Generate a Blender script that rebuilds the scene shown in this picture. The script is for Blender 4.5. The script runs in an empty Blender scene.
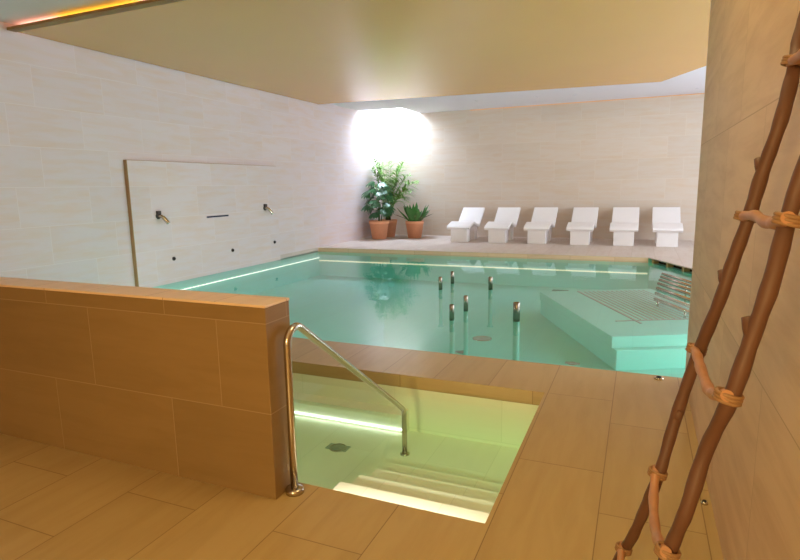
import bpy, bmesh, math, random
from mathutils import Vector, Matrix
random.seed(7)
PI = math.pi
sc = bpy.context.scene
col = sc.collection

# ------------------------------------------------------------------ helpers
def srgb(r, g, b):
    def f(c):
        c /= 255.0
        return c / 12.92 if c <= 0.04045 else ((c + 0.055) / 1.055) ** 2.4
    return (f(r), f(g), f(b), 1.0)

class MB:
    """collects shapes; build() links them as one mesh object"""
    def __init__(self):
        self.bm = bmesh.new()
    def face(self, pts):
        vs = [self.bm.verts.new(p) for p in pts]
        return self.bm.faces.new(vs)
    def box(self, x0, x1, y0, y1, z0, z1):
        v = [self.bm.verts.new((x, y, z)) for z in (z0, z1) for y in (y0, y1) for x in (x0, x1)]
        for q in ((0, 2, 3, 1), (4, 5, 7, 6), (0, 1, 5, 4), (2, 6, 7, 3), (0, 4, 6, 2), (1, 3, 7, 5)):
            self.bm.faces.new([v[i] for i in q])
    def prism(self, poly, z0, z1):
        """poly: counter-clockwise xy list"""
        b = [self.bm.verts.new((x, y, z0)) for x, y in poly]
        t = [self.bm.verts.new((x, y, z1)) for x, y in poly]
        self.bm.faces.new(list(reversed(b)))
        self.bm.faces.new(t)
        n = len(poly)
        for i in range(n):
            j = (i + 1) % n
            self.bm.faces.new((b[i], b[j], t[j], t[i]))
    def extrude_x(self, prof, x0, x1):
        """prof: list of (y,z) closed"""
        a = [self.bm.verts.new((x0, y, z)) for y, z in prof]
        b = [self.bm.verts.new((x1, y, z)) for y, z in prof]
        n = len(prof)
        self.bm.faces.new(a)
        self.bm.faces.new(list(reversed(b)))
        for i in range(n):
            j = (i + 1) % n
            self.bm.faces.new((a[j], a[i], b[i], b[j]))
    def tube(self, pts, rad, n=12, cap=True):
        pts = [Vector(p) for p in pts]
        m = len(pts)
        if not isinstance(rad, (list, tuple)):
            rad = [rad] * m
        tang = []
        for i in range(m):
            a = pts[max(i - 1, 0)]; b = pts[min(i + 1, m - 1)]
            tang.append((b - a).normalized())
        ref = Vector((0, 0, 1)) if abs(tang[0].z) < 0.9 else Vector((1, 0, 0))
        u = tang[0].cross(ref).normalized()
        rings = []
        for i in range(m):
            t = tang[i]
            u = (u - t * u.dot(t)).normalized()
            w = t.cross(u)
            rings.append([self.bm.verts.new(pts[i] + (u * math.cos(2 * PI * k / n) + w * math.sin(2 * PI * k / n)) * rad[i]) for k in range(n)])
        for i in range(m - 1):
            for k in range(n):
                l = (k + 1) % n
                f = self.bm.faces.new((rings[i][k], rings[i][l], rings[i + 1][l], rings[i + 1][k]))
                f.smooth = True
        if cap:
            self.bm.faces.new(list(reversed(rings[0])))
            self.bm.faces.new(rings[-1])
    def lathe(self, prof, c=(0, 0, 0), n=32, axis='Z'):
        """prof: list of (r,h); closed at ends when r==0"""
        rings = []
        for r, h in prof:
            ring = []
            for k in range(n):
                a = 2 * PI * k / n
                if axis == 'Z':
                    p = (c[0] + r * math.cos(a), c[1] + r * math.sin(a), c[2] + h)
                else:
                    p = (c[0] + h, c[1] + r * math.cos(a), c[2] + r * math.sin(a))
                ring.append(self.bm.verts.new(p))
            rings.append(ring)
        for i in range(len(rings) - 1):
            for k in range(n):
                l = (k + 1) % n
                f = self.bm.faces.new((rings[i][k], rings[i][l], rings[i + 1][l], rings[i + 1][k]))
                f.smooth = True
        self.bm.faces.new(list(reversed(rings[0])))
        self.bm.faces.new(rings[-1])
    def build(self, name, material, parent=None, bevel=0, origin=None, autosmooth=False):
        bm = self.bm
        bmesh.ops.recalc_face_normals(bm, faces=bm.faces[:])
        me = bpy.data.meshes.new(name)
        if origin is not None:
            bmesh.ops.translate(bm, verts=bm.verts[:], vec=-Vector(origin))
        bm.to_mesh(me); bm.free()
        me.materials.append(material)
        o = bpy.data.objects.new(name, me)
        if origin is not None:
            o.location = origin
        col.objects.link(o)
        if parent is not None:
            o.parent = parent
        if bevel:
            b = o.modifiers.new('bevel', 'BEVEL'); b.width = bevel; b.segments = 2; b.limit_method = 'ANGLE'; b.angle_limit = 0.6
        return o

def tag(o, label=None, cat=None, group=None, kind=None):
    if label: o['label'] = label
    if cat: o['category'] = cat
    if group: o['group'] = group
    if kind: o['kind'] = kind
    return o

def thing(name, label, cat, loc=(0, 0, 0), group=None):
    o = bpy.data.objects.new(name, None)
    o.empty_display_size = 0.1
    o.location = loc
    col.objects.link(o)
    return tag(o, label, cat, group)

def struct(o):
    o['kind'] = 'structure'
    return o

def smooth_path(pts, sub=6):
    pts = [Vector(p) for p in pts]
    out = []
    for i in range(len(pts) - 1):
        p0 = pts[max(i - 1, 0)]; p1 = pts[i]; p2 = pts[i + 1]; p3 = pts[min(i + 2, len(pts) - 1)]
        for s in range(sub):
            t = s / sub
            out.append(0.5 * ((2 * p1) + (p2 - p0) * t + (2 * p0 - 5 * p1 + 4 * p2 - p3) * t * t + (3 * p1 - p0 - 3 * p2 + p3) * t ** 3))
    out.append(pts[-1])
    return out

# ------------------------------------------------------------------ materials
def new_mat(name):
    m = bpy.data.materials.new(name); m.use_nodes = True
    nt = m.node_tree
    for n in list(nt.nodes): nt.nodes.remove(n)
    out = nt.nodes.new('ShaderNodeOutputMaterial')
    return m, nt, out

def simple(name, color, rough=0.5, metal=0.0, noise=0.0, nscale=20, spec=0.5, coat=0.0):
    m, nt, out = new_mat(name)
    b = nt.nodes.new('ShaderNodeBsdfPrincipled')
    b.inputs['Base Color'].default_value = color
    b.inputs['Roughness'].default_value = rough
    b.inputs['Metallic'].default_value = metal
    b.inputs['Specular IOR Level'].default_value = spec
    b.inputs['Coat Weight'].default_value = coat
    if noise:
        tc = nt.nodes.new('ShaderNodeTexCoord')
        n = nt.nodes.new('ShaderNodeTexNoise'); n.inputs['Scale'].default_value = nscale; n.inputs['Detail'].default_value = 4
        nt.links.new(tc.outputs['Object'], n.inputs['Vector'])
        mx = nt.nodes.new('ShaderNodeMix'); mx.data_type = 'RGBA'
        lo = tuple(c * (1 - noise) for c in color[:3]) + (1,)
        hi = tuple(min(1, c * (1 + noise)) for c in color[:3]) + (1,)
        mx.inputs[6].default_value = lo; mx.inputs[7].default_value = hi
        nt.links.new(n.outputs['Fac'], mx.inputs[0])
        nt.links.new(mx.outputs[2], b.inputs['Base Color'])
    nt.links.new(b.outputs['BSDF'], out.inputs['Surface'])
    return m

def emit(name, color, strength):
    m, nt, out = new_mat(name)
    e = nt.nodes.new('ShaderNodeEmission')
    e.inputs['Color'].default_value = color; e.inputs['Strength'].default_value = strength
    nt.links.new(e.outputs[0], out.inputs['Surface'])
    return m

def stone(name, base, streak, joint, tile=(1.0, 0.5), mortar=0.004, rough=0.5, streak_amt=0.6, spec=0.4, var=0.05, phase=(0, 0), bump=0.0):
    """large stone tiles with sedimentary streaks; tile layout follows the face direction"""
    m, nt, out = new_mat(name)
    N = nt.nodes.new; L = nt.links.new
    geo = N('ShaderNodeNewGeometry')
    sp = N('ShaderNodeSeparateXYZ'); L(geo.outputs['Position'], sp.inputs[0])
    sn = N('ShaderNodeSeparateXYZ'); L(geo.outputs['True Normal'], sn.inputs[0])
    def comp(a, b):
        c = N('ShaderNodeCombineXYZ'); L(sp.outputs[a], c.inputs[0]); L(sp.outputs[b], c.inputs[1]); return c
    cx, cy, cz = comp(1, 2), comp(0, 2), comp(1, 0)
    def absgt(i):
        a = N('ShaderNodeMath'); a.operation = 'ABSOLUTE'; L(sn.outputs[i], a.inputs[0])
        g = N('ShaderNodeMath'); g.operation = 'GREATER_THAN'; g.inputs[1].default_value = 0.7; L(a.outputs[0], g.inputs[0]); return g
    m1 = N('ShaderNodeMix'); m1.data_type = 'VECTOR'
    L(absgt(0).outputs[0], m1.inputs[0]); L(cy.outputs[0], m1.inputs[4]); L(cx.outputs[0], m1.inputs[5])
    m2 = N('ShaderNodeMix'); m2.data_type = 'VECTOR'
    L(absgt(2).outputs[0], m2.inputs[0]); L(m1.outputs[1], m2.inputs[4]); L(cz.outputs[0], m2.inputs[5])
    ph = N('ShaderNodeVectorMath'); ph.operation = 'ADD'; ph.inputs[1].default_value = (phase[0], phase[1], 0)
    L(m2.outputs[1], ph.inputs[0])
    br = N('ShaderNodeTexBrick')
    br.inputs['Scale'].default_value = 1
    br.inputs['Brick Width'].default_value = tile[0]; br.inputs['Row Height'].default_value = tile[1]
    br.inputs['Mortar Size'].default_value = mortar; br.inputs['Mortar Smooth'].default_value = 0.2
    br.inputs['Color1'].default_value = (0, 0, 0, 1); br.inputs['Color2'].default_value = (1, 1, 1, 1)
    br.inputs['Mortar'].default_value = (0.5, 0.5, 0.5, 1)
    br.offset = 0.37
    L(ph.outputs[0], br.inputs['Vector'])
    # per-tile shift of the streak pattern
    sh = N('ShaderNodeVectorMath'); sh.operation = 'MULTIPLY_ADD'
    L(br.outputs['Color'], sh.inputs[0]); sh.inputs[1].default_value = (7.3, 3.1, 5.0); L(ph.outputs[0], sh.inputs[2])
    mp = N('ShaderNodeMapping'); mp.inputs['Scale'].default_value = (1.3, 9.0, 1.0); mp.inputs['Rotation'].default_value = (0, 0, 0.06)
    L(sh.outputs[0], mp.inputs['Vector'])
    n1 = N('ShaderNodeTexNoise'); n1.inputs['Scale'].default_value = 1.0; n1.inputs['Detail'].default_value = 6; n1.inputs['Roughness'].default_value = 0.6
    n1.inputs['Distortion'].default_value = 0.4
    L(mp.outputs[0], n1.inputs['Vector'])
    rp = N('ShaderNodeMapRange'); rp.inputs[1].default_value = 0.42; rp.inputs[2].default_value = 0.72; rp.inputs[3].default_value = 0; rp.inputs[4].default_value = streak_amt
    L(n1.outputs['Fac'], rp.inputs[0])
    c1 = N('ShaderNodeMix'); c1.data_type = 'RGBA'; c1.inputs[6].default_value = base; c1.inputs[7].default_value = streak
    L(rp.outputs[0], c1.inputs[0])
    # tile to tile variation
    bw = N('ShaderNodeRGBToBW'); L(br.outputs['Color'], bw.inputs[0])
    vr = N('ShaderNodeMapRange'); vr.inputs[3].default_value = 1 - var; vr.inputs[4].default_value = 1 + var; L(bw.outputs[0], vr.inputs[0])
    vm = N('ShaderNodeVectorMath'); vm.operation = 'SCALE'; L(c1.outputs[2], vm.inputs[0]); L(vr.outputs[0], vm.inputs['Scale'])
    c2 = N('ShaderNodeMix'); c2.data_type = 'RGBA'; c2.inputs[7].default_value = joint
    L(br.outputs['Fac'], c2.inputs[0]); L(vm.outputs[0], c2.inputs[6])
    b = N('ShaderNodeBsdfPrincipled')
    b.inputs['Roughness'].default_value = rough; b.inputs['Specular IOR Level'].default_value = spec
    L(c2.outputs[2], b.inputs['Base Color'])
    L(b.outputs[0], out.inputs['Surface'])
    return m

M = {}
M['wall'] = stone('pale_stone_wall', srgb(214, 200, 202), srgb(214, 186, 164), srgb(222, 210, 210), (1.2, 0.6), 0.004, 0.55, 0.6, 0.3, 0.022, (0.1, 0.02))
M['wall_back'] = stone('pale_stone_back_wall', srgb(208, 194, 180), srgb(206, 180, 150), srgb(216, 204, 190), (1.2, 0.6), 0.004, 0.55, 0.6, 0.3, 0.022, (0.1, 0.02))
M['pillar'] = stone('pale_stone_wall_tall_tiles', srgb(214, 182, 148), srgb(188, 150, 112), srgb(180, 146, 112), (1.0, 1.0), 0.003, 0.5, 0.7, 0.4, 0.04, (0.4, 0.02))
M['floor'] = stone('tan_stone_floor', srgb(180, 152, 104), srgb(160, 130, 82), srgb(134, 104, 64), (1.2, 0.5), 0.003, 0.32, 0.5, 0.5, 0.05, (0.3, 0.12))
M['deck'] = stone('pale_stone_deck', srgb(202, 188, 178), srgb(190, 166, 148), srgb(176, 156, 138), (1.2, 0.5), 0.003, 0.5, 0.5, 0.35, 0.03, (0.3, 0.12))
M['coping'] = stone('lit_stone_coping', srgb(234, 202, 170), srgb(214, 178, 144), srgb(180, 144, 110), (1.0, 0.5), 0.003, 0.35, 0.5, 0.5, 0.04, (0.1, 0.1))  # stone colour lightened for the grazing reflection on the partition top
M['partition'] = stone('tan_stone_partition', srgb(142, 112, 72), srgb(126, 98, 58), srgb(160, 132, 96), (1.0, 0.5), 0.003, 0.5, 0.5, 0.35, 0.05, (0.1, 0.0))
M['poolstone'] = stone('pale_pool_lining', srgb(138, 210, 196), srgb(132, 204, 190), srgb(130, 202, 188), (1.0, 0.5), 0.003, 0.6, 0.3, 0.2, 0.02)
M['basinstone'] = stone('cream_basin_lining', srgb(246, 240, 222), srgb(240, 232, 208), srgb(234, 228, 208), (1.0, 0.5), 0.003, 0.6, 0.3, 0.2, 0.02)
M['ceiling'] = simple('white_plaster', srgb(226, 222, 228), 0.8)
M['panel'] = simple('satin_gold_panel', srgb(224, 166, 82), 0.25, 0.0, 0.03, 0.8, 0.9)
M['panel_edge'] = simple('brass_edge', srgb(150, 112, 50), 0.5)
M['edge'] = simple('brown_edge_tone', srgb(168, 132, 92), 0.6, 0, .08, 6)
M['steel'] = simple('brushed_steel', srgb(200, 190, 176), 0.22, 1.0)
M['post_steel'] = simple('satin_post_steel', srgb(150, 140, 128), 0.25, 1.0)
M['water_toned_pipe'] = simple('painted_water_haze', srgb(104, 182, 162), 0.6)  # pool colour painted on the submerged pipe, stands in for hazy water
M['dark_steel'] = simple('dark_metal', srgb(84, 78, 74), 0.4, 0.8)
M['white_stone'] = simple('white_mineral_composite', srgb(236, 232, 232), 0.45, 0, 0.02, 6)
M['terracotta'] = simple('terracotta', srgb(230, 162, 122), 0.8, 0, 0.08, 9)
M['soil'] = simple('potting_soil', srgb(58, 42, 32), 0.95, 0, 0.3, 40)
M['palm_leaf'] = simple('palm_leaf', srgb(112, 156, 58), 0.42, 0, 0.25, 3)
M['dark_leaf'] = simple('glossy_dark_leaf', srgb(62, 112, 66), 0.36, 0, 0.3, 4, 0.8)
M['mid_leaf'] = simple('glossy_mid_leaf', srgb(70, 122, 60), 0.25, 0, 0.3, 5, 0.8)
M['stem'] = simple('plant_stem', srgb(84, 92, 50), 0.6, 0, 0.2, 12)
M['bark'] = simple('peeled_brown_branch', srgb(98, 62, 44), 0.6, 0, 0.22, 14)
M['rung'] = simple('pale_branch', srgb(176, 122, 84), 0.45, 0, 0.2, 22)
M['cord'] = simple('rattan_binding', srgb(146, 108, 74), 0.6, 0, 0.2, 60)
M['grille'] = simple('pale_grille', srgb(150, 158, 146), 0.5)
M['slot'] = simple('black_void', srgb(26, 22, 18), 0.9)
M['blue_slot'] = simple('dark_blue_metal', srgb(62, 62, 96), 0.5)
M['frame'] = simple('fill_window_frame_grey', srgb(150, 148, 146), 0.5)

SKY = 50.0
M['sky'] = emit('daylight_opening', (0.66, 0.80, 1.0, 1), SKY)
M['window_fill'] = emit('window_fill_pane', (0.76, 0.87, 1.0, 1), 7.6)  # glow of the added out-of-view windows, fills the pool hall
M['led_white'] = emit('led_warm_white', (1.0, 0.97, 0.82, 1), 2.0)
M['led_far'] = emit('led_soft_yellow', (1.0, 0.95, 0.62, 1), 1.1)
M['led_basin'] = emit('led_basin', (1.0, 0.95, 0.92, 1), 5.5)
M['led_pink'] = emit('led_pink', (1.0, 0.52, 0.38, 1), 9)
M['led_orange'] = emit('led_orange', (1.0, 0.50, 0.03, 1), 9)
M['led_amber'] = emit('led_amber', (1.0, 0.55, 0.28, 1), 0.75)
M['lamp'] = emit('lamp_face', (1.0, 0.95, 0.88, 1), 3)

def water_material(name, color, density, ripple, scale):
    m, nt, out = new_mat(name)
    N = nt.nodes.new; L = nt.links.new
    geo = N('ShaderNodeNewGeometry')
    n = N('ShaderNodeTexNoise'); n.inputs['Scale'].default_value = scale; n.inputs['Detail'].default_value = 2.5; n.inputs['Roughness'].default_value = 0.5
    mp = N('ShaderNodeMapping'); mp.inputs['Scale'].default_value = (1, 1, 1); mp.inputs['Rotation'].default_value = (0, 0, 0.5)
    L(geo.outputs['Position'], mp.inputs[0]); L(mp.outputs[0], n.inputs['Vector'])
    bp = N('ShaderNodeBump'); bp.inputs['Strength'].default_value = 1.0; bp.inputs['Distance'].default_value = ripple
    L(n.outputs['Fac'], bp.inputs['Height'])
    fr = N('ShaderNodeFresnel'); L(bp.outputs[0], fr.inputs['Normal'])
    io = N('ShaderNodeMapRange'); io.inputs[3].default_value = 1.33; io.inputs[4].default_value = 1 / 1.33
    L(geo.outputs['Backfacing'], io.inputs[0]); L(io.outputs[0], fr.inputs['IOR'])
    t = N('ShaderNodeBsdfTransparent')
    g = N('ShaderNodeBsdfGlossy'); g.inputs['Roughness'].default_value = 0.03; L(bp.outputs[0], g.inputs['Normal'])
    mx = N('ShaderNodeMixShader'); L(fr.outputs[0], mx.inputs[0]); L(t.outputs[0], mx.inputs[1]); L(g.outputs[0], mx.inputs[2])
    L(mx.outputs[0], out.inputs['Surface'])
    v = N('ShaderNodeVolumeAbsorption'); v.inputs['Color'].default_value = color; v.inputs['Density'].default_value = density
    L(v.outputs[0], out.inputs['Volume'])
    return m
M['water'] = water_material('pool_water', (0.2, 0.985, 0.94, 1), 0.09, 0.0022, 3.5)
M['basin_water'] = water_material('basin_water', (0.52, 0.99, 0.80, 1), 0.65, 0.0012, 3.0)

# ------------------------------------------------------------------ dimensions
LW, BW, CH = -8.45, 18.2, 4.10          # left wall, back wall, ceiling
POOL_N, POOL_F = 5.27, 13.8             # near and far edge of the big pool
BX0, BX1, BY0, BY1 = -4.6, -0.645, 2.55, 4.5   # small basin
CHX, CHY = 0.26, 13.8                   # chamfer start
PRX, PRY = 2.2, 9.8                     # chamfer end
RX = 5.0                                # far right wall
RW = 0.43                               # near right wall face
RWE = 5.20                              # its free end
WZ = -0.10                              # water level
PF = -0.80                              # pool floor
BF = -0.53                              # basin floor
cdir = Vector((PRX - CHX, PRY - CHY, 0)).normalized()      # along chamfer
cin = Vector((cdir.y, -cdir.x, 0))                          # into the pool
if cin.x > 0: cin = -cin

# ------------------------------------------------------------------ room shell
b = MB(); b.box(LW - .2, LW, -3.0, BW + .2, -1.0, 5.0)
struct(b.build('wall_left', M['wall']))
b = MB(); b.box(LW, RX, BW, BW + .2, -0.2, 5.0)
struct(b.build('wall_back', M['wall_back']))
b = MB(); b.box(RW, RW + .3, -3.0, RWE, -0.12, 4.4)
struct(b.build('wall_right', M['pillar'], bevel=0.004))
b = MB(); b.box(LW, RW, -3.2, -3.0, -0.12, 4.4)
struct(b.build('wall_front', M['wall']))
# far right wall with two unseen windows added as fill light
b = MB()
for (y0, y1) in ((4.0, 5.6), (10.2, 11.2), (16.4, BW)):
    b.box(RX, RX + .2, y0, y1, -0.2, 4.4)
for (y0, y1) in ((5.6, 10.2), (11.2, 16.4)):
    b.box(RX, RX + .2, y0, y1, -0.2, 0.4); b.box(RX, RX + .2, y0, y1, 3.4, 4.4)
struct(b.build('wall_pool_side', M['wall']))
b = MB(); b.box(RW + .3, RX, 4.0, 4.2, -0.2, 4.4)
struct(b.build('wall_end', M['wall']))
for k, (y0, y1) in enumerate(((5.6, 10.2), (11.2, 16.4))):
    b = MB()
    for y in (y0, (y0 + y1) / 2 - .03, y1 - .06): b.box(RX + .02, RX + .1, y, y + .06, 0.4, 3.4)
    b.box(RX + .02, RX + .1, y0, y1, 0.4, 0.46); b.box(RX + .02, RX + .1, y0, y1, 3.34, 3.4)
    w = struct(b.build('fill_window_%d' % (k + 1), M['frame']))
    b = MB(); b.box(RX + .05, RX + .06, y0 + .01, y1 - .01, 0.41, 3.39)
    b.build('pane', M['window_fill'], w)

# floor: near deck, strips round the small basin, bridge to the big pool
b = MB()
T = -0.12
b.box(LW, RW, -3.0, BY0, T, 0)
b.box(LW, BX0, BY0, POOL_N, T, 0)
b.box(BX1, RX, BY0, POOL_N, T, 0)
b.box(BX0, BX1, BY1, POOL_N, T, 0)
struct(b.build('floor', M['floor']))
# far deck and right-hand deck
b = MB()
b.prism([(LW, POOL_F), (CHX, CHY), (PRX, PRY), (PRX, POOL_N), (RX, POOL_N), (RX, BW), (LW, BW)], -0.022, 0)
struct(b.build('floor_deck', M['deck']))

# lining of the big pool
def offset_pts():
    return [(LW, POOL_N), (PRX, POOL_N), (PRX, PRY), (CHX, CHY), (LW, POOL_F)]
b = MB()
b.prism(offset_pts(), PF - .1, PF)
b.box(LW, PRX + .2, POOL_N - .1, POOL_N, PF, T)                 # near side
b.box(LW, CHX + .1, POOL_F, POOL_F + .15, PF, -0.022)           # far side
b.box(PRX, PRX + .15, POOL_N, PRY, PF, -0.022)
p0 = Vector((CHX, CHY, 0)); p1 = Vector((PRX, PRY, 0)); o_ = -cin * .15
b.prism([tuple(v[:2]) for v in (p1, p1 + o_, p0 + o_, p0)], PF, -0.11)
b.box(LW, LW + .012, POOL_N, POOL_F, PF, -0.09)
struct(b.build('pool_lining', M['poolstone']))
# edge stone of the far side seen above the water
b = MB(); b.box(LW, CHX - .02, POOL_F - .012, POOL_F + .04, -0.12, -0.006)
struct(b.build('trim_1', M['coping']))
b = MB(); b.box(LW - .01, LW + .012, 11.86, POOL_F, -0.12, 0.008)
struct(b.build('trim_2', M['deck']))
# overflow slots in the slanted edge: dark gap with stone blocks
b = MB()
n_ = -cin
q0 = p0 + n_ * .13; q1 = p1 + n_ * .13
b.prism([tuple(v[:2]) for v in (q1, q1 + n_ * .1, q0 + n_ * .1, q0)], -0.11, -0.022)
sl = struct(b.build('trim_3', M['slot']))
length = (p1 - p0).length
k = 0.12
while k < length:
    a = p0 + cdir * k; c = a + cdir * .07
    b = MB(); b.prism([tuple(v[:2]) for v in (c, c + n_ * .13, a + n_ * .13, a)], -0.11, -0.022)
    b.build('support_block', M['floor'], sl)
    k += 0.62

# lining of the small basin
b = MB()
b.box(BX0, BX1, BY0, BY1, BF - .1, BF)
b.box(BX0 - .1, BX1 + .1, BY0 - .1, BY0, BF, T)
b.box(BX0 - .1, BX1 + .1, BY1, BY1 + .1, BF, T)
b.box(BX1, BX1 + .1, BY0, BY1, BF, T)
b.box(BX0 - .1, BX0, BY0, BY1, BF, T)
struct(b.build('basin_lining', M['basinstone']))

# low partition wall
b = MB(); b.box(LW, -1.77, 2.34, 2.56, 0, 1.085)
pw = struct(b.build('wall_partition', M['partition'], bevel=0.004))
b = MB(); b.box(LW, -1.766, 2.336, 2.564, 1.085, 1.1)
b.build('coping', M['coping'], pw, bevel=0.004)

# ceiling: plaster with an opening for the rooflight
SX0, SX1, SY0, SY1 = LW, -6.95, 16.6, BW
b = MB()
b.box(LW, RX, -3.0, SY0, CH, CH + .1)
b.box(SX1, RX, SY0, BW, CH, CH + .1)
struct(b.build('ceiling', M['ceiling']))
b = MB()
b.box(SX1, SX1 + .05, SY0, BW, CH + .1, CH + .8); b.box(LW, SX1, SY0 - .05, SY0, CH + .1, CH + .8)
lin = thing('rooflight', 'white square rooflight glowing in the ceiling corner above the potted plants', 'skylight', (LW + .8, 17.3, CH + .1))
o = b.build('reveal', M['ceiling'], None); o.parent = lin; o.matrix_parent_inverse = Matrix.Translation(-Vector(lin.location))
b = MB(); b.box(LW + .01, SX1, SY0, BW - .01, CH + .70, CH + .74)
o = b.build('pane', M['sky'], None); o.parent = lin; o.matrix_parent_inverse = Matrix.Translation(-Vector(lin.location))

# suspended gold panel over the pool
gp = thing('ceiling_panel', 'large satin gold panel suspended under the ceiling above the big pool', 'ceiling panel')
poly = [(LW + .03, 5.72), (1.9, 5.62), (4.4, 5.62), (4.4, 9.0), (3.3, 9.0), (0.32, 15.0), (LW + .03, 14.1)]
b = MB(); b.prism(poly, 4.0, 4.012)
b.build('panel_face', M['panel'], gp)
b = MB()
b.box(LW + .03, 4.4, 5.60, 5.73, 3.992, 4.03)
b.build('front_edge', M['panel_edge'], gp)
# coloured cove light lying on the front edge of the panel
lightcove = thing('cove_light', 'orange and pink cove light glowing above the front edge of the gold ceiling panel', 'cove light', (0, 0, 0))
for (x0, x1, mt) in ((LW + .1, -7.55, 'led_pink'), (-7.55, -6.0, 'led_orange'), (-6.0, -4.6, 'led_pink'), (-4.6, 4.3, 'led_orange')):
    b = MB(); b.box(x0, x1, 5.76, 5.80, 4.014, 4.03)
    b.build('light_bar', M[mt], lightcove)
b = MB(); b.box(-5.2, RX - .1, BW - .035, BW - .012, CH - .025, CH - .006)
tag(b.build('cove_light', M['led_amber']), 'thin amber light line where the ceiling meets the back wall above the loungers', 'cove light')

# small ceiling fittings over the far deck
for (x, y, lb) in ((-4.47, 16.3, 'small round ceiling downlight nearest the glowing rooflight'),
                   (-2.8, 16.5, 'small round ceiling downlight above the third lounger from the plants'),
                   (-1.79, 16.6, 'small round ceiling downlight above the fourth lounger from the plants'),
                   (1.25, 17.2, 'small round ceiling downlight closest to the stone pillar')):
    t = thing('ceiling_downlight', lb, 'downlight', (x, y, CH), 'downlights over the far deck')
    b = MB(); b.lathe([(0.05, 0), (0.05, -.012), (0.034, -.02), (0.03, -.005)], (0, 0, 0), 20); b.build('ring', M['ceiling'], t)
    b = MB(); b.lathe([(0.029, -.006), (0.029, -.012)], (0, 0, 0), 20); b.build('lens', M['lamp'], t)

# ------------------------------------------------------------------ water
b = MB()
b.prism([(LW + .004, POOL_N - .01), (PRX + .01, POOL_N - .01), (PRX + .01, PRY), (CHX + .005, CHY + .012), (LW + .004, POOL_F + .012)], PF - .02, WZ)
tag(b.build('pool_water', M['water']), 'turquoise water filling the big pool', 'water', kind='stuff')
b = MB(); b.box(BX0 - .01, BX1 + .01, BY0 - .01, BY1 + .01, BF - .02, WZ)
tag(b.build('basin_water', M['basin_water']), 'yellow green lit water filling the small basin with steps', 'water', kind='stuff')

# ------------------------------------------------------------------ underwater light strips
def strip(x0, x1, y0, y1, z0, z1, label, mat='led_white'):
    b = MB(); b.box(x0, x1, y0, y1, z0, z1)
    return tag(b.build('led_strip', M[mat]), label, 'light strip', 'underwater light strips')
strip(LW + .012, LW + .05, POOL_N + .2, POOL_F - .02, -0.292, -0.279, 'white light strip under water along the left wall')
strip(LW + .03, CHX - .02, POOL_F - .02, POOL_F - .002, -0.385, -0.355, 'pale yellow light strip under water along the far pool edge by the loungers', 'led_far')
strip(BX0 + .1, -1.9, 4.405, 4.418, -0.498, -0.49, 'bright white light strip in the small basin below its bench', 'led_basin')

# bench and steps in the small basin
bn = MB(); bn.box(BX0, -1.86, 4.42, BY1, BF, -0.36); bn.box(BX0, -1.86, 4.34, BY1, -0.36, -0.32)
tag(bn.build('basin_bench', M['basinstone'], bevel=0.004), 'submerged pale ledge on the far side of the small basin', 'bench')
st = thing('basin_steps', 'submerged pale steps descending into the small basin beside the handrail', 'steps', (-1.2, BY0, BF))
prev = BY0
for k, (y, z) in enumerate(((2.93, -0.18), (3.20, -0.27), (3.47, -0.36), (3.74, -0.45))):
    b = MB(); b.box(-1.70, BX1, prev, y, BF, z)
    o = b.build('step', M['basinstone'], None, bevel=0.006); o.parent = st; o.matrix_parent_inverse = Matrix.Translation(-Vector(st.location))
    prev = y
def drain(x, y, z, r, label, mat='grille'):
    t = thing('drain', label, 'drain', (x, y, z))
    b = MB(); b.lathe([(r, 0), (r, .006), (r * .9, .01), (r * .86, .006)], (0, 0, 0), 28); b.build('rim', M['steel'], t)
    b = MB()
    b.lathe([(r * .86, .002), (r * .86, .005)], (0, 0, 0), 28)
    for i in range(-2, 3):
        w = math.sqrt(max(0.01, (r * .84) ** 2 - (i * r * .3) ** 2))
        b.box(-w, w, i * r * .3 - r * .05, i * r * .3 + r * .05, .004, .008)
    b.build('grate', M[mat], t)
    return t
drain(-2.305, 3.954, BF, .075, 'round drain on the floor of the small basin')
drain(-2.28, 8.72, PF, .16, 'round drain on the big pool floor in front of the bubble posts')
drain(-2.37, 7.87, PF, .07, 'small dark inlet on the pool floor near the front edge, left one')
drain(-0.76, 7.87, PF, .07, 'small dark inlet on the pool floor near the front edge, right one')
t = thing('floor_grille', 'rectangular grille on the pool floor beyond the bubble posts', 'drain', (-1.62, 13.2, PF))
b = MB(); b.box(-.18, .18, -.25, .25, 0, .012); b.build('frame', M['dark_steel'], t)
b = MB()
for i in range(8): b.box(-.16 + i * .042, -.14 + i * .042, -.23, .23, .012, .018)
b.build('bars', M['steel'], t)

# ------------------------------------------------------------------ handrail
hr = thing('handrail', 'bent stainless steel handrail leading down the basin steps at the end of the low wall', 'handrail', (-1.72, 2.45, 0))
X = -1.72
pts = [(X, 2.45, 0.0), (X, 2.45, 0.4), (X, 2.45, 0.78)]
for a in range(0, 11):                       # bend of ~126 degrees
    t_ = a / 10 * math.radians(126)
    pts.append((X, 2.45 + 0.085 * (1 - math.cos(t_)), 0.86 + 0.085 * math.sin(t_)))
e = Vector(pts[-1]); tgt = Vector((X, 4.05, -0.13))
for k in range(1, 9): pts.append(tuple(e.lerp(tgt, k / 9)))
pts += [(X, 4.035, -0.122), (X, 4.05, -0.145), (X, 4.055, -0.175)]
pts += [(X, 4.055, -0.3), (X, 4.055, BF)]
b = MB(); b.tube(pts, 0.0215, 16)
rl = b.build('rail', M['steel'], None); rl.parent = hr; rl.matrix_parent_inverse = Matrix.Translation(-Vector(hr.location))
b = MB(); b.lathe([(0.052, 0), (0.052, .022), (0.046, .03), (0.024, .032)], (0, 0, 0), 28); b.build('floor_flange', M['steel'], hr)
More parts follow.
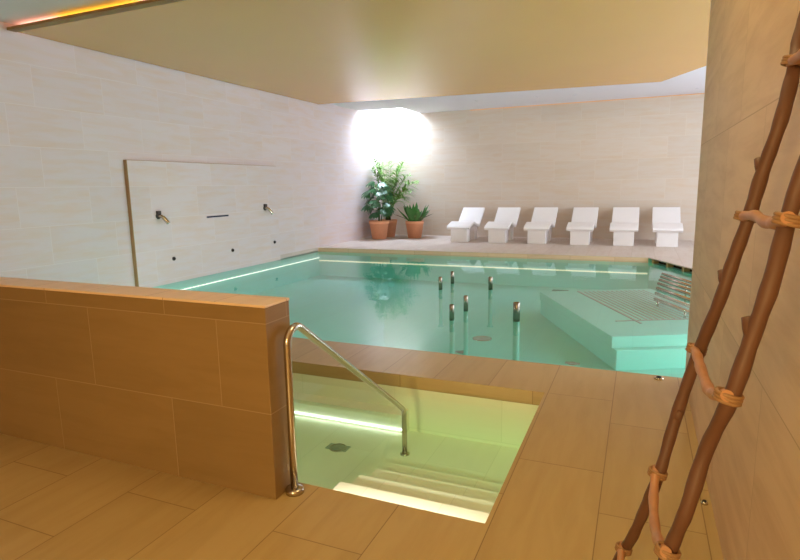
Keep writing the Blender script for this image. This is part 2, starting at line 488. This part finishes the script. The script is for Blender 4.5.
b = MB(); b.lathe([(0.04, 0), (0.04, .01), (0.022, .014)], (0, 1.605, BF), 24); b.build('bottom_flange', M['steel'], hr)

# ------------------------------------------------------------------ bubble posts
for (x, y, r, h, lb) in ((-3.19, 9.28, .034, .20, 'steel bubble post farthest left in the pool water'),
                         (-3.18, 9.94, .034, .20, 'steel bubble post farthest back in the pool water'),
                         (-2.35, 9.54, .038, .20, 'steel bubble post at the back right, below the second lounger'),
                         (-2.28, 7.77, .034, .20, 'steel bubble post in the middle, just behind the front left post'),
                         (-2.30, 7.16, .034, .19, 'steel bubble post at the front left, closest to the basin rail'),
                         (-1.46, 7.39, .046, .23, 'thickest steel bubble post, at the front right')):
    t = thing('bubble_post', lb, 'post', (x, y, PF), 'steel bubble posts standing in the pool')
    hh = WZ + h - PF
    zs = WZ - PF - .03
    b = MB(); b.lathe([(r, zs), (r, hh - .006), (r - .006, hh), (r * .7, hh), (r * .66, hh - .012)], (0, 0, 0), 24); b.build('pipe', M['post_steel'], t)
    b = MB(); b.lathe([(r * .6, hh - .03), (r * .6, hh - .01)], (0, 0, 0), 20); b.build('nozzle', M['dark_steel'], t)
    b = MB(); b.lathe([(r * 1.5, 0), (r * 1.5, .012), (r * .96, .02), (r * .96, zs)], (0, 0, 0), 24); b.build('water_toned_pipe', M['water_toned_pipe'], t)  # lower pipe tinted so it seems to fade into the water

# ------------------------------------------------------------------ bubble platform at the right
A = Vector((-0.258, 7.857, 0))              # near corner
u = -cdir                                   # back along the left edge
v = Vector((-u.y, u.x, 0))
if v.x < 0: v = -v                          # to the right
def rect(a0, a1, b0, b1):
    P = [A + u * a0 + v * b0, A + u * a0 + v * b1, A + u * a1 + v * b1, A + u * a1 + v * b0]
    pl = [(p.x, p.y) for p in P]
    ar = sum(pl[i][0] * pl[(i + 1) % 4][1] - pl[(i + 1) % 4][0] * pl[i][1] for i in range(4))
    return pl if ar > 0 else list(reversed(pl))
bp = thing('bubble_platform', 'submerged two-step lounging platform with a grooved grille, right side of the big pool', 'platform', (A.x, A.y, PF))
def addp(o, par):
    o.parent = par; o.matrix_parent_inverse = Matrix.Translation(-Vector(par.location)); return o
W_ = 2.2
b = MB(); b.prism(rect(-.12, 3.3, .02, W_), PF, -0.52); addp(b.build('lower_ledge', M['poolstone'], None, bevel=.008), bp)
b = MB(); b.prism(rect(0, 3.3, 0, W_), -0.52, -0.36); addp(b.build('upper_ledge', M['poolstone'], None, bevel=.008), bp)
b = MB()
for i in range(15):
    o0 = 0.72 + i * 0.088
    b.prism(rect(0.87, 3.15, o0, o0 + .022), -0.36, -0.352)
b.prism(rect(0.81, 0.84, 0.41, 2.0), -0.36, -0.351)
b.prism(rect(0.65, 3.2, 0.70, 0.73), -0.36, -0.351)
addp(b.build('grille', M['grille'], None), bp)

# tubular steel bench by the slanted edge
tb = thing('tube_bench', 'steel tube bench half above the water beside the slanted pool edge', 'bench', (0.6, 11.2, PF))
prof = [(0, .06), (.09, .03), (.19, 0), (.28, -.04), (.36, -.095), (.43, -.165), (.47, -.25)]
S0 = Vector((0.44, 10.98, 0))
def tpt(s, d, z): 
    p = S0 + cdir * s + cin * d; return (p.x, p.y, z)
for d, z in prof:
    b = MB(); b.tube([tpt(1.45 * d, d, z), tpt(1.45 * d + .5, d, z), tpt(1.8, d, z)], 0.026, 12)
    addp(b.build('tube', M['steel'], None), tb)
for s in (0.78, 1.6):
    for (d, z) in ((.0, .03), (.47, -.27)):
        b = MB(); b.tube([tpt(s, d, z), tpt(s, d, -.36)], 0.018, 10)
        addp(b.build('leg', M['steel'], None), tb)

# ------------------------------------------------------------------ wall panel with water spouts
b = MB(); b.box(LW - .01, LW + .075, 7.40, 11.84, WZ + .002, 2.24)
wp = tag(b.build('wall_panel', M['wall']), 'shallow stone slab projecting from the left wall above the pool', 'wall panel')
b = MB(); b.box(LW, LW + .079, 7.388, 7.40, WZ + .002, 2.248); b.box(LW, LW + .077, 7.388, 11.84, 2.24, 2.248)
b.build('edge_strip', M['edge'], wp)  # browner strip along the slab's near side and top
PX = LW + .075
for (y, z, lb) in ((7.99, 1.22, 'curved steel water spout on the wall slab, nearer to the low wall'),
                   (11.30, 1.23, 'curved steel water spout on the wall slab, nearer to the plants')):
    t = thing('water_spout', lb, 'spout', (PX, y, z), 'water spouts on the wall slab')
    b = MB(); b.lathe([(0.055, 0), (0.055, .02), (0.045, .03)], (0, 0, 0), 24, 'X'); b.build('mounting_plate', M['dark_steel'], t)
    b = MB(); b.tube(smooth_path([(0.02, 0, 0), (0.07, .01, .005), (0.12, .04, -.05), (0.17, .08, -.14)], 5), [.028] * 8 + [.038] * 8, 14); b.build('spout_pipe', M['steel'], t)
    b = MB(); b.box(.0, .05, -.04, .04, .035, .10); b.build('valve', M['dark_steel'], t)
t = thing('water_slot', 'thin dark slot in the wall slab between the two spouts', 'slot', (PX, 9.63, 1.128))
b = MB(); b.box(-.01, .008, -.34, .34, -.018, .018); b.build('slot_frame', M['blue_slot'], t)
b = MB(); b.box(.0, .010, -.32, .32, -.007, .007); b.build('slot_gap', M['slot'], t)
for (y, z, lb) in ((8.29, .374, 'small dark wall nozzle below the left spout'), (10.03, .345, 'small dark wall nozzle below the thin slot'), (11.62, .374, 'small dark wall nozzle below the right spout')):
    t = thing('wall_nozzle', lb, 'nozzle', (PX, y, z), 'small nozzles low on the wall slab')
    b = MB(); b.lathe([(0.04, 0), (0.04, .012), (0.03, .018)], (0, 0, 0), 20, 'X'); b.build('ring', M['dark_steel'], t)
    b = MB(); b.lathe([(0.026, .01), (0.026, .03), (0.018, .034)], (0, 0, 0), 16, 'X'); b.build('plug', M['slot'], t)

# floor caps
for (x, y, lb) in ((0.228, 5.176, 'small round metal cap on the floor at the near edge of the big pool'), (0.395, 3.15, 'small round metal cap on the floor at the foot of the right wall')):
    t = thing('floor_anchor', lb, 'anchor', (x, y, 0))
    r = .04 if x < .3 else .018
    b = MB(); b.lathe([(r, 0), (r, .008), (r * .8, .014)], (0, 0, 0), 20); b.build('ring', M['steel'], t)
    b = MB(); b.lathe([(r * .55, .01), (r * .55, .018)], (0, 0, 0), 16); b.build('plug', M['slot'], t)

# ------------------------------------------------------------------ loungers
def thick_profile(top, th):
    """closed (y,z) loop: top line and its parallel below"""
    n = len(top); low = []
    for i in range(n):
        a = Vector(top[max(i - 1, 0)]); c = Vector(top[min(i + 1, n - 1)])
        d = (c - a).normalized(); nn = Vector((d.y, -d.x))
        if 0 < i < n - 1:
            d0 = (Vector(top[i]) - a).normalized(); d1 = (c - Vector(top[i])).normalized()
            n0 = Vector((d0.y, -d0.x)); n1 = Vector((d1.y, -d1.x)); nn = (n0 + n1).normalized(); nn = nn / max(.5, nn.dot(n0))
        p = Vector(top[i]) + nn * th; low.append((p.x, p.y))
    return top + list(reversed(low))
def lounger():
    t = thing('lounger', 'x', 'lounger')
    top = [(-0.06, 0.44), (0.02, 0.50), (0.30, 0.575), (0.44, 0.60), (0.52, 0.59), (0.98, 0.475), (1.05, 0.47), (1.10, 0.50), (1.72, 0.975)]
    b = MB(); b.extrude_x(thick_profile(top, .075), -.36, .36); b.build('seat_shell', M['white_stone'], t, bevel=.012)
    b = MB(); b.extrude_x([(0.03, 0), (0.34, 0), (0.34, .515), (0.03, .45)], -.255, .255); b.build('front_pedestal', M['white_stone'], t, bevel=.008)
    b = MB(); b.extrude_x([(0.86, 0), (1.2, 0), (1.2, .46), (1.05, .41), (0.86, .45)], -.255, .255); b.build('rear_pedestal', M['white_stone'], t, bevel=.008)
    return t
l0 = lounger()
order = ['first white stone lounger from the potted plants, at the left end of the row',
         'second white stone lounger from the potted plants', 'third white stone lounger from the potted plants',
         'fourth white stone lounger from the potted plants', 'fifth white stone lounger, next to the last one by the pillar',
         'last white stone lounger of the row, closest to the right pillar']
for i, x in enumerate((-4.98, -3.82, -2.67, -1.49, -.36, .71)):
    if i == 0:
        r = l0
    else:
        r = l0.copy(); col.objects.link(r)
        for ch in list(l0.children):
            c = ch.copy(); col.objects.link(c); c.parent = r
    r.location = (x, 16.17, 0)
    tag(r, order[i], 'lounger', 'white loungers along the back wall')

# ------------------------------------------------------------------ potted plants
def pot(t, rt_, rb, h):
    b = MB()
    b.lathe([(rb, 0), (rt_ * .96, h * .82), (rt_, h * .82), (rt_ * 1.02, h), (rt_ * .9, h), (rt_ * .86, h * .86)], (0, 0, 0), 36)
    b.build('pot', M['terracotta'], t)
    b = MB(); b.lathe([(rt_ * .88, h * .84), (rt_ * .88, h * .9), (rt_ * .3, h * .93)], (0, 0, 0), 28); b.build('soil', M['soil'], t)
def leaf_quad(b, p, d, n, L, W, fold=0.15, seg=4, droop=0.0):
    """a folded pointed leaf from p along d"""
    d = d.normalized(); s = d.cross(n)
    if s.length < 1e-4: s = d.cross(Vector((1, 0, 0)))
    s.normalize(); up = s.cross(d).normalized()
    mid, lf, rg = [], [], []
    for i in range(seg + 1):
        f = i / seg
        c = p + d * (L * f) - Vector((0, 0, 1)) * (droop * L * f * f)
        w = W * math.sin(PI * min(1, (f * .92 + .06))) ** .8 if i < seg else 0.0
        mid.append(b.bm.verts.new(c)); lf.append(b.bm.verts.new(c + s * w + up * (fold * w))); rg.append(b.bm.verts.new(c - s * w + up * (fold * w)))
    for i in range(seg):
        for a in (lf, rg):
            f = b.bm.faces.new((mid[i], mid[i + 1], a[i + 1], a[i])) ; f.smooth = True
# palm behind
pm = thing('potted_palm', 'tall feathery palm in a terracotta pot in the corner behind the broad-leaved plant', 'potted plant', (-7.90, 17.52, 0), 'potted plants in the corner')
pot(pm, .31, .22, .58)
rnd = random.Random(3)
specs = [(100, 1.95, .22), (40, 1.9, .40), (0, 2.0, .42), (-25, 1.9, .62), (15, 1.65, .95), (-50, 2.0, .36), (-80, 1.95, .30), (-105, 1.9, .42), (-130, 2.0, .30), (-65, 1.6, .8), (-20, 1.45, 1.15), (-100, 1.5, .9), (180, 1.9, .2), (-150, 1.8, .4), (-40, 1.3, 1.3), (-10, 1.75, .78)]
b = MB()
for k in range(7):
    a = rnd.uniform(0, 2 * PI); b.tube([(math.cos(a) * .07, math.sin(a) * .07, .5), (math.cos(a) * .05, math.sin(a) * .05, .95)], [.03, .018], 8)
b.build('stem', M['stem'], pm)
for (az, L, lean) in specs:
    b = MB(); a = math.radians(az + rnd.uniform(-8, 8)); h = Vector((math.cos(a), math.sin(a), 0))
    pts = []
    for i in range(13):
        f = i / 12
        th = PI / 2 - lean * (.3 + .95 * f ** 1.5)
        if i == 0: p = Vector((0, 0, .62)) + h * .03
        else: p = pts[-1] + (h * math.cos(th) + Vector((0, 0, 1)) * math.sin(th)) * (L / 12)
        if p.y > BW - 17.52 - .12: p.y = BW - 17.52 - .12
        if p.x < LW + 7.90 + .12: p.x = LW + 7.90 + .12
        pts.append(p)
    b.tube(pts, [.013 - .0008 * i for i in range(13)], 6)
    for i in range(4, 13):
        for sub in (0, .33, .66):
            if i == 12 and sub: continue
            p = pts[i] if not sub else pts[i].lerp(pts[i + 1], .5)
            tdir = (pts[min(i + 1, 12)] - pts[i - 1]).normalized(); side = tdir.cross(Vector((0, 0, 1))).normalized()
            f = (i + sub - 4) / 8
            ll = .46 * (math.sin(PI * (f * .8 + .18)) ** .7) + .06
            ra = rnd.uniform(-.95, .95); side = (side * math.cos(ra) + side.cross(tdir) * math.sin(ra)).normalized()
            for s in (-1, 1):
                d = (tdir * .6 + side * s * .95 + Vector((0, 0, .15)))
                if (p + d * ll).y > BW - 17.52 - .03 or (p + d * ll).x < LW + 7.90 + .03: continue
                leaf_quad(b, p, d, Vector((0, 0, 1)), ll, .023, .3, 3, .35)
    b.build('frond', M['palm_leaf'], pm)
# broad-leaved plant in front
fp = thing('potted_shrub', 'broad glossy lobed-leaf plant in the front terracotta pot by the left corner', 'potted plant', (-7.86, 16.70, 0), 'potted plants in the corner')
pot(fp, .33, .235, .60)
rnd = random.Random(11)
b = MB(); b.tube([(0, 0, .52), (.02, 0, .9), (-.02, .02, 1.3), (.02, 0, 1.62)], [.035, .03, .024, .015], 8); b.tube([(.05, .03, .52), (.1, .05, .85), (.14, .02, 1.15)], [.025, .02, .012], 8)
b.build('stem', M['stem'], fp)
b = MB()
def lobed(b, c, d, n, R):
    """fatsia-like leaf: fan of pointed lobes"""
    d = d.normalized(); s = d.cross(n).normalized(); up = s.cross(d)
    for q in range(-3, 4):
        a = q * .42
        dd = d * math.cos(a) + s * math.sin(a) - up * .12 * abs(q)
        leaf_quad(b, c + dd * .01, dd, n, R * (1 - .10 * abs(q)), R * .19, .12, 4, .25)
for k in range(34):
    f = k / 33; z = .78 + .98 * f
    a = k * 2.4 + rnd.uniform(-.3, .3)
    reach = (.16 + .22 * math.sin(PI * min(1, f * .9 + .1))) * rnd.uniform(.8, 1.2)
    h = Vector((math.cos(a), math.sin(a), 0))
    c0 = Vector((0, 0, z)); c1 = c0 + h * reach + Vector((0, 0, rnd.uniform(.0, .12)))
    if c1.x < LW + 7.86 + .33: c1.x = LW + 7.86 + .33
    b.tube([c0, c1], [.007, .005], 5)
    nrm = (Vector((0, 0, 1)) + h * .6 + Vector((0, -.5, 0))).normalized()
    lobed(b, c1, h + Vector((0, 0, -.25 - .3 * rnd.random())), nrm, rnd.uniform(.22, .30))
fo = b.build('foliage', M['dark_leaf'], fp)
# low bushy plant
sp = thing('potted_bush', 'low bushy upright-leaved plant in a terracotta pot nearest to the loungers', 'potted plant', (-6.82, 17.25, 0), 'potted plants in the corner')
pot(sp, .30, .22, .56)
rnd = random.Random(5)
b = MB()
for k in range(46):
    a = rnd.uniform(0, 2 * PI); rr = .2 * math.sqrt(rnd.random()); lean = rr / .2 * rnd.uniform(.35, 1.05)
    p = Vector((math.cos(a) * rr, math.sin(a) * rr, .52)); d = Vector((math.cos(a) * lean, math.sin(a) * lean, 1))
    leaf_quad(b, p, d, Vector((math.cos(a), math.sin(a), .3)), rnd.uniform(.5, .78), rnd.uniform(.05, .08), .25, 4, .12)
for k in range(14):
    a = rnd.uniform(0, 2 * PI); d = Vector((math.cos(a), math.sin(a), .55))
    leaf_quad(b, Vector((math.cos(a) * .15, math.sin(a) * .15, .55)), d, Vector((0, 0, 1)), rnd.uniform(.5, .7), .035, .2, 4, .1)
b.build('foliage', M['mid_leaf'], sp)

# ------------------------------------------------------------------ branch ladder leaning on the right wall
def LX(z): return -.075 + .22 * z
ld = thing('branch_ladder', 'rustic ladder of brown branches with bound rungs leaning on the right wall', 'ladder', (-.05, 1.6, 0))
def rail(pts, r0, stubs=()):
    P = smooth_path(pts, 5); m = len(P); rad = [r0 * (1 + .05 * math.sin(i * 1.9) + .04 * math.sin(i * .7 + 2)) for i in range(m)]
    b = MB(); b.tube(P, rad, 14)
    for z, dx, dy in stubs:                      # cut twig stubs
        q = min(P, key=lambda k: abs(k.z - z)); d = Vector((dx, dy, .9)).normalized()
        b.tube([q, q + d * .02, q + d * .042], [.016, .014, .009], 10)
    return b
rear = [(LX(0), 2.12, 0.02), (LX(.292), 2.069, .292), (LX(.48), 1.93, .48), (LX(.63), 1.87, .63), (LX(.79), 1.825, .79), (LX(.93), 1.86, .93), (LX(1.08), 1.868, 1.08), (LX(1.21), 1.85, 1.21),
        (LX(1.36), 1.80, 1.36), (LX(1.48), 1.80, 1.48), (LX(1.6), 1.787, 1.6), (LX(1.72), 1.81, 1.72), (LX(1.85), 1.80, 1.85), (LX(1.976), 1.853, 1.976), (LX(2.068), 1.924, 2.068), (LX(2.17), 1.96, 2.17)]
front = [(LX(0), 1.40, 0.02), (LX(.4), 1.385, .4), (LX(.813), 1.367, .813), (LX(.95), 1.345, .95), (LX(1.096), 1.363, 1.096), (LX(1.244), 1.312, 1.244), (LX(1.38), 1.318, 1.38), (LX(1.5), 1.324, 1.5), (LX(1.668), 1.382, 1.668), (LX(1.9), 1.37, 1.9), (LX(2.17), 1.39, 2.17)]
addp(rail(rear, .0175, ((1.71, -.3, .35), (1.42, -.3, .35), (.95, .3, -.3))).build('rail', M['bark'], None), ld)
addp(rail(front, .0165, ((1.38, -.3, .35), (1.8, .2, -.4))).build('rail', M['bark'], None), ld)
rung_lines = [
    [(LX(.40), 1.98, .40), (LX(.385), 1.85, .385), (LX(.38), 1.62, .38), (LX(.40), 1.50, .40), (LX(.42), 1.385, .42)],
    [(0.099, 1.819, 0.791), (0.093, 1.708, 0.764), (0.093, 1.561, 0.765), (0.099, 1.444, 0.791), (0.107, 1.355, 0.827)],
    [(0.187, 1.868, 1.191), (0.188, 1.773, 1.194), (0.188, 1.670, 1.190), (0.189, 1.491, 1.194), (0.192, 1.401, 1.214), (0.199, 1.312, 1.244)],
    [(0.277, 1.799, 1.598), (0.279, 1.646, 1.608), (0.277, 1.494, 1.602), (0.279, 1.395, 1.607), (0.281, 1.333, 1.618)],
    [(0.367, 1.860, 2.009), (0.366, 1.80, 2.003), (0.365, 1.70, 2.001), (0.362, 1.55, 1.985), (0.357, 1.38, 1.965)]]
for rl_ in rung_lines:
    a = Vector(rl_[0]); c = Vector(rl_[-1])
    off = Vector((-.012, 0, .003))
    a2 = a + off; c2 = c + off
    P = smooth_path([Vector(q) + off for q in rl_], 6)
    dd = (P[0] - P[1]).normalized(); P = [P[0] + dd * .022] + P
    dd = (P[-1] - P[-2]).normalized(); P = P + [P[-1] + dd * .022]
    m = len(P)
    b = MB(); b.tube(P, [.0135 * (1 + .10 * math.sin(i * 1.1)) for i in range(m)], 12)
    rg = addp(b.build('rung', M['rung'], None), ld)
    for q, ctr in ((a, a2), (c, c2)):
        b = MB()
        ax = Vector((.22, 0, 1)).normalized()
        for t_ in range(3):                       # three turns of binding round rail and rung
            cc = (q + ctr) / 2 + ax * (t_ - 1) * .0078
            loop = []
            e1 = Vector((1, 0, -.22)).normalized(); e2 = Vector((0, 1, 0))
            for kk in range(17):
                an = 2 * PI * kk / 16
                loop.append(cc + e1 * (.0250 * math.cos(an)) + e2 * (.0205 * math.sin(an)))
            b.tube(loop, .0046, 8, cap=False)
        o = b.build('binding', M['cord'], None)
        o.parent = rg

# ------------------------------------------------------------------ lights
def area(name, loc, rot, sx, sy, power, color):
    l = bpy.data.lights.new(name, 'AREA'); l.shape = 'RECTANGLE'; l.size = sx; l.size_y = sy; l.energy = power; l.color = color
    o = bpy.data.objects.new(name, l); o.location = loc; o.rotation_euler = rot; col.objects.link(o); return o
area('wall_lamp_warm', (-1.0, -2.85, 2.2), (math.radians(74), 0, math.radians(-12)), .5, 1.0, 165, (1.0, .75, .30))
area('ceiling_lamp_warm', (-0.2, 2.9, 4.05), (0, 0, 0), .8, .8, 39, (1.0, .76, .36))
area('ceiling_lamp_far_deck', (-1.5, 16.6, 4.06), (0, 0, 0), 6, .3, 14, (1.0, .78, .52))
area('pool_fill', (-5.6, POOL_N + .03, -.42), (math.radians(66), 0, math.radians(-22)), 2.6, .12, 150, (.95, 1.0, .95))  # unseen underwater light added to brighten the pool
area('pool_fill', (PRX - .04, 7.6, -.42), (math.radians(75), 0, math.radians(90)), 3.8, .12, 40, (.95, 1.0, .95))  # second added pool light, hidden behind the right wall
area('basin_lamp', (-1.2, BY0 + .015, -.040), (math.radians(30), 0, 0), 1.04, .02, 8.5, (1.0, .93, .80))

# ------------------------------------------------------------------ world, camera, view
w = bpy.data.worlds.new('World'); sc.world = w; w.use_nodes = True
w.node_tree.nodes['Background'].inputs[0].default_value = (0.9, 0.85, 0.8, 1)
w.node_tree.nodes['Background'].inputs[1].default_value = 0.3

F_ = 559.0
P_, Y_, R_ = [math.radians(a) for a in (-9.53, -23.17, -1.03)]
cy, sy, cp, sp_ = math.cos(Y_), math.sin(Y_), math.cos(P_), math.sin(P_)
f = Vector((sy * cp, cy * cp, sp_)); rt = Vector((cy, -sy, 0)); up = rt.cross(f)
c, s = math.cos(R_), math.sin(R_)
Rv = rt * c + up * s; Uv = up * c - rt * s
cd = bpy.data.cameras.new('camera'); cam = bpy.data.objects.new('camera', cd); col.objects.link(cam)
mt = Matrix((Rv, Uv, -f)).transposed().to_4x4(); mt.translation = (0, 0, 1.7)
cam.matrix_world = mt
cd.sensor_width = 36; cd.lens = F_ / 800 * 36; cd.clip_start = .05
sc.camera = cam
sc.view_settings.view_transform = 'Standard'; sc.view_settings.look = 'None'
sc.view_settings.gamma = 1; sc.view_settings.use_curve_mapping = False
sc.view_settings.exposure = 0.0
sc.cycles.use_denoising = True
sc.cycles.sample_clamp_indirect = 6
sc.cycles.max_bounces = 12; sc.cycles.diffuse_bounces = 6; sc.cycles.glossy_bounces = 6; sc.cycles.transparent_max_bounces = 12
sc.cycles.caustics_refractive = True; sc.cycles.caustics_reflective = True; sc.cycles.blur_glossy = 0.3
